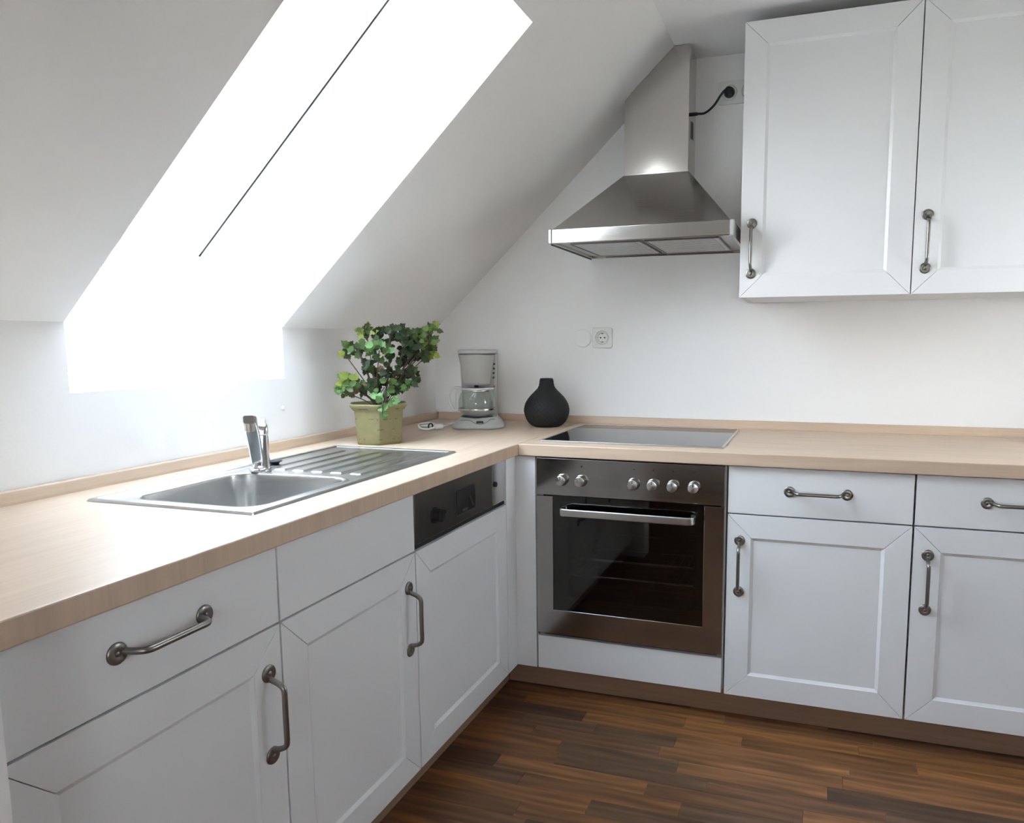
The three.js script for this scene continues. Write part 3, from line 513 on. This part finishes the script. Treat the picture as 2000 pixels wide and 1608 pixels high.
// ------------------------------------------------------------------ vase
{
  const pr = [[0.0, 0.0], [0.050, 0.0], [0.058, 0.004], [0.070, 0.014], [0.0805, 0.030], [0.0875, 0.050], [0.0892, 0.066], [0.0862, 0.084], [0.0785, 0.1015], [0.066, 0.119], [0.0515, 0.134], [0.0390, 0.1465], [0.0315, 0.157], [0.0282, 0.168], [0.0268, 0.180], [0.0262, 0.188], [0.0238, 0.190], [0.0215, 0.186], [0.0225, 0.165], [0.026, 0.150], [0.02, 0.14], [0, 0.138]];
  const pts = []; for (let i = 0; i + 1 < pr.length; i++) for (let k = 0; k < 4; k++) { const f = k / 4; const p0 = pr[Math.max(0, i - 1)], p1 = pr[i], p2 = pr[i + 1], p3 = pr[Math.min(pr.length - 1, i + 2)]; const cr = (j) => 0.5 * (2 * p1[j] + (p2[j] - p0[j]) * f + (2 * p0[j] - 5 * p1[j] + 4 * p2[j] - p3[j]) * f * f + (3 * p1[j] - p0[j] - 3 * p2[j] + p3[j]) * f * f * f); pts.push([Math.max(0, i < 2 || i > 15 ? p1[0] + (p2[0] - p1[0]) * f : cr(0)), i < 2 || i > 15 ? p1[1] + (p2[1] - p1[1]) * f : cr(1)]); }
  const g = lathe(pts, 288); // small raised diamonds over the belly
  const p = g.attributes.position, n = g.attributes.normal;
  let cum = 0; const rows = pts.length, arc = [0]; for (let i = 1; i < rows; i++) { cum += Math.hypot(pts[i][0] - pts[i - 1][0], pts[i][1] - pts[i - 1][1]); arc.push(cum); }
  const outer = pts.findIndex((q, i) => i > 10 && q[1] > 0.186);
  // resample with many rows on the outside so that the diamonds are real relief
  const R2 = 150, rowsOut = []; const total = arc[outer];
  const at = (s) => { let i = 1; while (i < outer && arc[i] < s) i++; const f = (s - arc[i - 1]) / Math.max(1e-9, arc[i] - arc[i - 1]); return [pts[i - 1][0] + (pts[i][0] - pts[i - 1][0]) * f, pts[i - 1][1] + (pts[i][1] - pts[i - 1][1]) * f]; };
  const N = 240, rings = []; const s0 = arc[pts.findIndex((q) => q[0] >= 0.0499)];
  for (let k = 0; k <= R2; k++) {
    const s = s0 + (total - s0) * k / R2, [r, y] = at(s), ring = [];
    const amp = 0.0013 * Math.min(1, k / 8) * Math.min(1, (R2 - k) / 6);
    for (let i = 0; i < N; i++) { const a = i / N * 2 * PI, u = i / N * 30, v = s / 0.0105; const d = Math.max(0, Math.cos((u + v / 2) * 2 * PI)) * 0.5 + Math.max(0, Math.cos((u - v / 2) * 2 * PI)) * 0.5; const q = r + amp * d; ring.push([Math.cos(a) * q, y, Math.sin(a) * q]); }
    rings.push(ring);
  }
  for (const [r, y] of [[0.0238, 0.190], [0.0212, 0.186], [0.022, 0.165], [0.026, 0.15]]) rings.push(Array.from({ length: N }, (_, i) => [Math.cos(i / N * 2 * PI) * r, y, Math.sin(i / N * 2 * PI) * r]));
  const m = one('bottle_vase', loft(rings, true, true, true), M.vase, 'black bulbous vase with narrow neck and diamond relief, standing beside the hob', 'vase'); m.position.set(0.584, HT + 0.0002, 0.168);
}
// ------------------------------------------------------------------ coffee maker and its jug
{
  const t = thing('coffee_maker', 'off-white drip coffee maker standing in the worktop corner', 'coffee maker', [0.333, HT + 0.0003, 0.262], 0.36);
  const sect = (y, hw, z0, z1, r) => rrect(-hw, z0, hw, z1, Math.min(r, hw, (z1 - z0) / 2), 7).map(([x, z]) => [x, y, z]);
  part('base', loft([sect(0, 0.096, -0.095, 0.100, 0.06), sect(0.004, 0.1005, -0.098, 0.105, 0.062), sect(0.010, 0.1005, -0.098, 0.104, 0.062), sect(0.024, 0.091, -0.096, 0.093, 0.06), sect(0.034, 0.081, -0.094, 0.082, 0.058), sect(0.040, 0.074, -0.092, 0.074, 0.055), sect(0.042, 0.070, -0.09, 0.070, 0.054)], true, true, true), M.cream, t);
  part('base_foot', loft([sect(-0.0002, 0.092, -0.09, 0.096, 0.06), sect(0.003, 0.0985, -0.096, 0.1025, 0.061)], true, true, true), M.dark, t);
  part('hot_plate', lathe([[0, 0.045], [0.058, 0.045], [0.062, 0.042], [0.062, 0.04]], 40).translate(-0.004, 0, 0.012), M.dark, t);
  part('switch', [box(-0.002, 0.0235, 0.089, 0.024, 0.032, 0.0965, 0.002)], M.dark, t, 'small dark switch');
  part('seam', tube([[-0.065, 0.034, 0.075], [-0.03, 0.035, 0.0835], [-0.012, 0.026, 0.0925], [0.012, 0.0195, 0.0975], [0.034, 0.026, 0.0925], [0.05, 0.036, 0.079], [0.066, 0.037, 0.066]], 0.0011, 40, 6), M.pewter, t);
  part('tank', loft([sect(0.036, 0.072, -0.092, -0.034, 0.014), sect(0.10, 0.070, -0.092, -0.036, 0.014), sect(0.17, 0.071, -0.092, -0.034, 0.014), sect(0.287, 0.0745, -0.092, -0.020, 0.014)], true, true, true), M.cream, t, 'water tank column');
  part('lid', loft([sect(0.2895, 0.0735, -0.0915, 0.076, 0.045), sect(0.296, 0.075, -0.093, 0.078, 0.046), sect(0.302, 0.0735, -0.091, 0.076, 0.045), sect(0.3045, 0.066, -0.084, 0.068, 0.04)], true, true, true), M.cream, t);
  part('lid_gap', loft([sect(0.2865, 0.0705, -0.089, 0.072, 0.044), sect(0.29, 0.0705, -0.089, 0.072, 0.044)], true, true, true), M.dark, t);
  part('filter_basket', [lathe([[0, 0.166], [0.040, 0.166], [0.049, 0.170], [0.052, 0.178], [0.0695, 0.276], [0.0712, 0.281], [0.0712, 0.287], [0, 0.287]], 48).translate(-0.004, 0, 0.006), box(-0.05, 0.166, -0.05, 0.046, 0.286, 0.0, 0.004)], M.cream, t);
  part('drip_valve', lathe([[0, 0.157], [0.007, 0.157], [0.0085, 0.161], [0.0085, 0.167], [0, 0.167]], 20).translate(-0.004, 0, 0.040), M.black, t, 'black drip valve');
  for (let k = 0; k < 4; k++) { const y = 0.246 - k * 0.0178; part('level_mark', cyl(0.0044, 0.0044, 0.003, 14).rotateX(PI / 2).translate(0.0615 - k * 0.0012, y, -0.0275 - k * 0.0018), M.dark, t); }
  part('pilot_light', cyl(0.0034, 0.0034, 0.003, 14).rotateX(PI / 2).translate(0.060, 0.157, -0.036), std({ color: lin(0.22, 0.09, 0.08), roughness: 0.4 }), t);
  // mains lead with its plug, loosely coiled at the left
  const c = [[-0.085, 0.016, -0.055], [-0.105, 0.009, -0.052], [-0.128, 0.0045, -0.035], [-0.150, 0.0042, 0.0], [-0.172, 0.0042, 0.030], [-0.196, 0.006, 0.048], [-0.214, 0.010, 0.062], [-0.205, 0.014, 0.088], [-0.182, 0.016, 0.092], [-0.164, 0.018, 0.070], [-0.176, 0.020, 0.046], [-0.200, 0.022, 0.052], [-0.222, 0.018, 0.076], [-0.214, 0.008, 0.104], [-0.186, 0.0045, 0.110], [-0.168, 0.008, 0.104], [-0.158, 0.012, 0.098]];
  const cord = part('power_cord', tube(c, 0.0042, 120, 8), M.plug, t, 'white mains lead');
  part('plug', [new THREE.CapsuleGeometry(0.0105, 0.018, 6, 14).rotateZ(PI / 2).rotateY(0.5).translate(-0.146, 0.0125, 0.092), cyl(0.002, 0.002, 0.018, 8).rotateZ(PI / 2).rotateY(0.5).translate(-0.118, 0.0125, 0.072)], M.plug, cord, 'white mains plug');
  part('cord_tie', new THREE.TorusGeometry(0.011, 0.0028, 8, 18).rotateY(PI / 2).rotateY(-0.6).translate(-0.176, 0.014, 0.098), M.black, cord, 'black cord tie');

  const off = V(-0.006, 0, 0.014).applyAxisAngle(V(0, 1, 0), 0.36);
  const j = thing('coffee_jug', 'glass coffee jug with white lid and looped handle on the coffee maker', 'coffee jug', [0.333 + off.x, HT + 0.0003 + 0.0452, 0.262 + off.z], 0.36);
  part('glass_body', lathe([[0, 0.0015], [0.052, 0.0015], [0.060, 0.006], [0.0675, 0.022], [0.0715, 0.040], [0.0715, 0.056], [0.067, 0.076], [0.060, 0.092], [0.056, 0.101], [0.0545, 0.101], [0.0585, 0.091], [0.0655, 0.0755], [0.0699, 0.056], [0.0699, 0.040], [0.066, 0.0225], [0.0585, 0.0075], [0.051, 0.003], [0, 0.003]], 56), M.glassJug, j, 'clear glass body');
  part('band', lathe([[0.0712, 0.024], [0.0725, 0.024], [0.0728, 0.031], [0.0716, 0.031]], 56), M.steelSmooth, j, 'metal band');
  part('collar', [lathe([[0.057, 0.098], [0.0585, 0.098], [0.0585, 0.103], [0.0565, 0.103]], 56)], M.steelSmooth, j, 'metal collar');
  part('lid', [lathe([[0, 0.1085], [0.02, 0.1085], [0.050, 0.111], [0.0585, 0.1095], [0.060, 0.106], [0.0585, 0.1035], [0.0, 0.1035]], 48), box(0.04, 0.1035, -0.012, 0.068, 0.1105, 0.012, 0.003)], M.plug, j);
  const hp = [[-0.050, 0.107], [-0.070, 0.111], [-0.088, 0.109], [-0.102, 0.098], [-0.109, 0.080], [-0.107, 0.058], [-0.098, 0.036], [-0.086, 0.022], [-0.073, 0.0235]];
  const cv = new THREE.CatmullRomCurve3(hp.map(([x, y]) => V(x, y, 0))), rings = []; for (let i = 0; i <= 40; i++) { const p = cv.getPoint(i / 40), tg = cv.getTangent(i / 40); rings.push(rrect(-0.0045, -0.0085, 0.0045, 0.0085, 0.003, 3).map(([u, v]) => [p.x - tg.y * u, p.y + tg.x * u, v])); }
  part('handle', [loft(rings, true, true, true), tube([[-0.0745, 0.108, 0], [-0.0765, 0.085, 0], [-0.0775, 0.055, 0], [-0.076, 0.03, 0]], 0.0045, 16, 8)], M.plug, j);
}
// ------------------------------------------------------------------ potted plant
{
  const PC = [0.213, 0.778], ang = Math.atan2(camera.position.x - PC[0], camera.position.z - PC[1]);
  const t = thing('potted_plant', 'small-leaved ivy-like plant in an olive green six-sided pot', 'plant', [PC[0], HT + 0.0004, PC[1]], ang);
  const potMap = tex(256, 256, (u, v) => { let g = tn(u, v, 7, 7, 3.1) * 0.10 + tn(u, v, 30, 30, 2.4) * 0.05; const row = v * 4.2, fr = row - Math.floor(row); const s = tn(u, v, 18, 4, 11.5) + tn(u, v, 6, 8, 2.5) * 0.6; if (fr > 0.42 && fr < 0.6 && s > 0.05) g -= Math.min(0.34, (s - 0.05) * 1.6) * Math.sin((fr - 0.42) / 0.18 * PI); const k = 1 + g; return [clampB(118 * k), clampB(110 * k * (1 + Math.min(0, g) * 0.05)), clampB(72 * k)]; }, true, 1, 1);
  const potBump = tex(256, 256, (u, v) => { const row = v * 4.2, fr = row - Math.floor(row); const s = tn(u, v, 18, 4, 11.5) + tn(u, v, 6, 8, 2.5) * 0.6; const k = clampB(150 + tn(u, v, 20, 20, 3) * 30 - (fr > 0.42 && fr < 0.6 && s > 0.05 ? 80 : 0)); return [k, k, k]; }, false);
  const potMat = std({ map: potMap, bumpMap: potBump, bumpScale: 0.0012, roughness: 0.55 });
  const hex = (R, y) => { const o = []; for (let k = 0; k < 6; k++) { const a0 = PI / 2 + k * PI / 3, a1 = a0 + PI / 3, b = 0.05; for (const f of [b, 0.35, 0.65, 1 - b]) { const x = Math.cos(a0) * (1 - f) + Math.cos(a1) * f, z = Math.sin(a0) * (1 - f) + Math.sin(a1) * f; o.push([x * R, y, z * R]); } } return o; };
  const rings = [[0.078, 0], [0.0815, 0.003], [0.0825, 0.012], [0.0855, 0.06], [0.0885, 0.104], [0.090, 0.110], [0.096, 0.115], [0.1035, 0.124], [0.1055, 0.130], [0.1035, 0.1335], [0.098, 0.1335], [0.093, 0.127], [0.086, 0.112], [0.085, 0.10]].map(([R, y]) => hex(R, y));
  const pg = loft(rings, true, true, true); { const p = pg.attributes.position, u = pg.attributes.uv; for (let i = 0; i < p.count; i++) u.setXY(i, Math.atan2(p.getX(i), p.getZ(i)) * 0.55 + 0.12, p.getY(i) / 0.14); }
  part('pot', pg, potMat, t, 'olive green glazed pot');
  part('soil', loft([hex(0.084, 0.104), hex(0.087, 0.118), hex(0.06, 0.122)], true, true, true), M.soil, t);

  // leaf: five shallow lobes, folded along the midrib
  const leafGeo = (L, Wd, curl) => {
    const o = [[0, 0], [0.30, 0.07], [0.50, 0.30], [0.36, 0.40], [0.42, 0.62], [0.20, 0.74], [0, 1]], pos = [], idx = [];
    const P = ([x, y], s) => { const X = s * x * Wd, Y = y * L; pos.push(X, Y, Math.abs(X) * 0.45 - curl * Y * Y / L); return pos.length / 3 - 1; };
    const mid = [0, 0.35, 0.7, 1].map((y) => P([0, y], 1));
    for (const s of [-1, 1]) { const v = o.slice(1, 6).map((q) => P(q, s)); const tri = (a, b, c) => (s > 0 ? idx.push(a, b, c) : idx.push(a, c, b)); tri(mid[0], v[0], mid[1]); tri(v[0], v[1], mid[1]); tri(v[1], v[2], mid[1]); tri(v[2], v[3], mid[1]); tri(v[3], mid[2], mid[1]); tri(v[3], v[4], mid[2]); tri(v[4], mid[3], mid[2]); }
    const g = new THREE.BufferGeometry(); g.setAttribute('position', new THREE.Float32BufferAttribute(pos, 3)); g.setAttribute('uv', new THREE.Float32BufferAttribute(new Array(pos.length / 3 * 2).fill(0.5), 2)); g.setIndex(idx); g.computeVertexNormals(); return g;
  };
  const geos = [leafGeo(0.026, 0.027, 0.25), leafGeo(0.022, 0.024, 0.5), leafGeo(0.030, 0.029, 0.1)];
  const lm = (r, g, b) => phys({ color: lin(r, g, b), roughness: 0.7, specularIntensity: 0.5, transmission: 0.25, thickness: 0, side: THREE.DoubleSide });
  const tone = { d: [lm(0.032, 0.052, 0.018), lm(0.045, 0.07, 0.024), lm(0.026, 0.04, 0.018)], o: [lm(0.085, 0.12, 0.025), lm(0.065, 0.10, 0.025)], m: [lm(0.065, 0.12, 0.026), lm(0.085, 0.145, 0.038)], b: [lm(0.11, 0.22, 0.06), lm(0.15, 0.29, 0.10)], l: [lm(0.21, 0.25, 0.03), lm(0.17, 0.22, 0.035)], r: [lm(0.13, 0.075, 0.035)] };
  // clusters: centre across, height, half sizes, depth, count, tone, stem that carries it
  const C = [[-0.030, 0.364, 0.026, 0.016, 0.02, 11, 'ol'], [0.045, 0.360, 0.055, 0.020, 0.03, 26, 'dd'], [0.100, 0.345, 0.03, 0.020, 0.03, 12, 'do'], [0.145, 0.345, 0.035, 0.030, 0.00, 22, 'oo'], [0.186, 0.376, 0.016, 0.012, -0.01, 6, 'lo'], [0.172, 0.325, 0.022, 0.022, 0.0, 12, 'oo'],
    [-0.060, 0.312, 0.036, 0.018, 0.02, 15, 'md'], [-0.100, 0.294, 0.010, 0.006, 0.02, 3, 'l'], [0.008, 0.306, 0.034, 0.020, 0.06, 16, 'bm'], [0.085, 0.295, 0.055, 0.030, 0.0, 24, 'dd'], [0.165, 0.292, 0.024, 0.012, 0.0, 7, 'ol'], [0.135, 0.300, 0.028, 0.026, 0.0, 10, 'do'],
    [-0.012, 0.252, 0.040, 0.026, 0.03, 15, 'dm'], [0.070, 0.238, 0.045, 0.034, 0.01, 17, 'dd'], [0.122, 0.212, 0.018, 0.030, 0.0, 7, 'dm'], [0.0, 0.222, 0.03, 0.02, 0.02, 7, 'dr'],
    [-0.092, 0.206, 0.024, 0.020, 0.03, 13, 'lm'], [-0.112, 0.174, 0.020, 0.018, 0.03, 8, 'mb'], [-0.058, 0.180, 0.036, 0.024, 0.03, 15, 'mr'], [0.020, 0.186, 0.06, 0.022, 0.03, 20, 'dm'], [0.082, 0.192, 0.038, 0.018, 0.02, 10, 'mb'], [0.022, 0.150, 0.03, 0.016, 0.085, 10, 'b'], [0.012, 0.118, 0.010, 0.018, 0.112, 5, 'b']];
  const foot = (x, z) => [x, 0.112, z];
  const root = [[-0.01, 0.01], [0.015, -0.005], [0.0, 0.02]];
  const deep = {};
  C.forEach(([u, y, ru, ry, z, n, tn_], ci) => {
    const f = root[ci % 3], mid = [0.35 * u + (u > 0.04 ? 0.02 : -0.005), 0.112 + (y - 0.112) * 0.5, z * 0.5];
    const end = [u, y, z];
    const over = y < 0.16;
    const st = part('stem', tube(over ? [foot(f[0], 0.03), [u * 0.6, 0.15, z * 0.6], [u, y + 0.03, z], [u, y - 0.012, z + 0.004]] : [foot(...f), mid, end], ci % 5 === 1 ? 0.0036 : 0.0017, 14, 6), M.bark, t);
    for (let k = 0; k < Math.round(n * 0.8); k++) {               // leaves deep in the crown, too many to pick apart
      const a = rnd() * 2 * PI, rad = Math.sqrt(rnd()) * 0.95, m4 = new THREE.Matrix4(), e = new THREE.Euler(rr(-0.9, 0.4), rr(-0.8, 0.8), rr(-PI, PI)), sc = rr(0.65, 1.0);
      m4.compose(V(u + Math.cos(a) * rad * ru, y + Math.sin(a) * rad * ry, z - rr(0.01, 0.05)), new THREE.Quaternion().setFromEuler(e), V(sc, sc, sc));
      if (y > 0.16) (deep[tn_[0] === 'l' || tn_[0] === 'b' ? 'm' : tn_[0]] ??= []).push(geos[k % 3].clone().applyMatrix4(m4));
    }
    for (let k = 0; k < n; k++) {
      const a = rnd() * 2 * PI, rad = Math.sqrt(rnd()); const px = u + Math.cos(a) * rad * ru, py = y + Math.sin(a) * rad * ry, pz = z + rr(-1, 1) * Math.min(0.04, ru * 0.9);
      const key = tn_[Math.floor(rnd() * tn_.length)], ms = tone[key];
      const lf = part('leaf', geos[Math.floor(rnd() * 3)], ms[Math.floor(rnd() * ms.length)], t);
      lf.position.set(px, py, pz);
      const out = Math.atan2(px - u + u * 0.3, py - y + 0.012);
      lf.rotation.set(rr(-0.75, 0.25), rr(-0.7, 0.7), -out + rr(-0.9, 0.9)); lf.scale.setScalar(rr(0.72, 1.08));
    }
  });
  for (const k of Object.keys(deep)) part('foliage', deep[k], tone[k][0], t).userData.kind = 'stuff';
}

renderer.render(scene, camera);
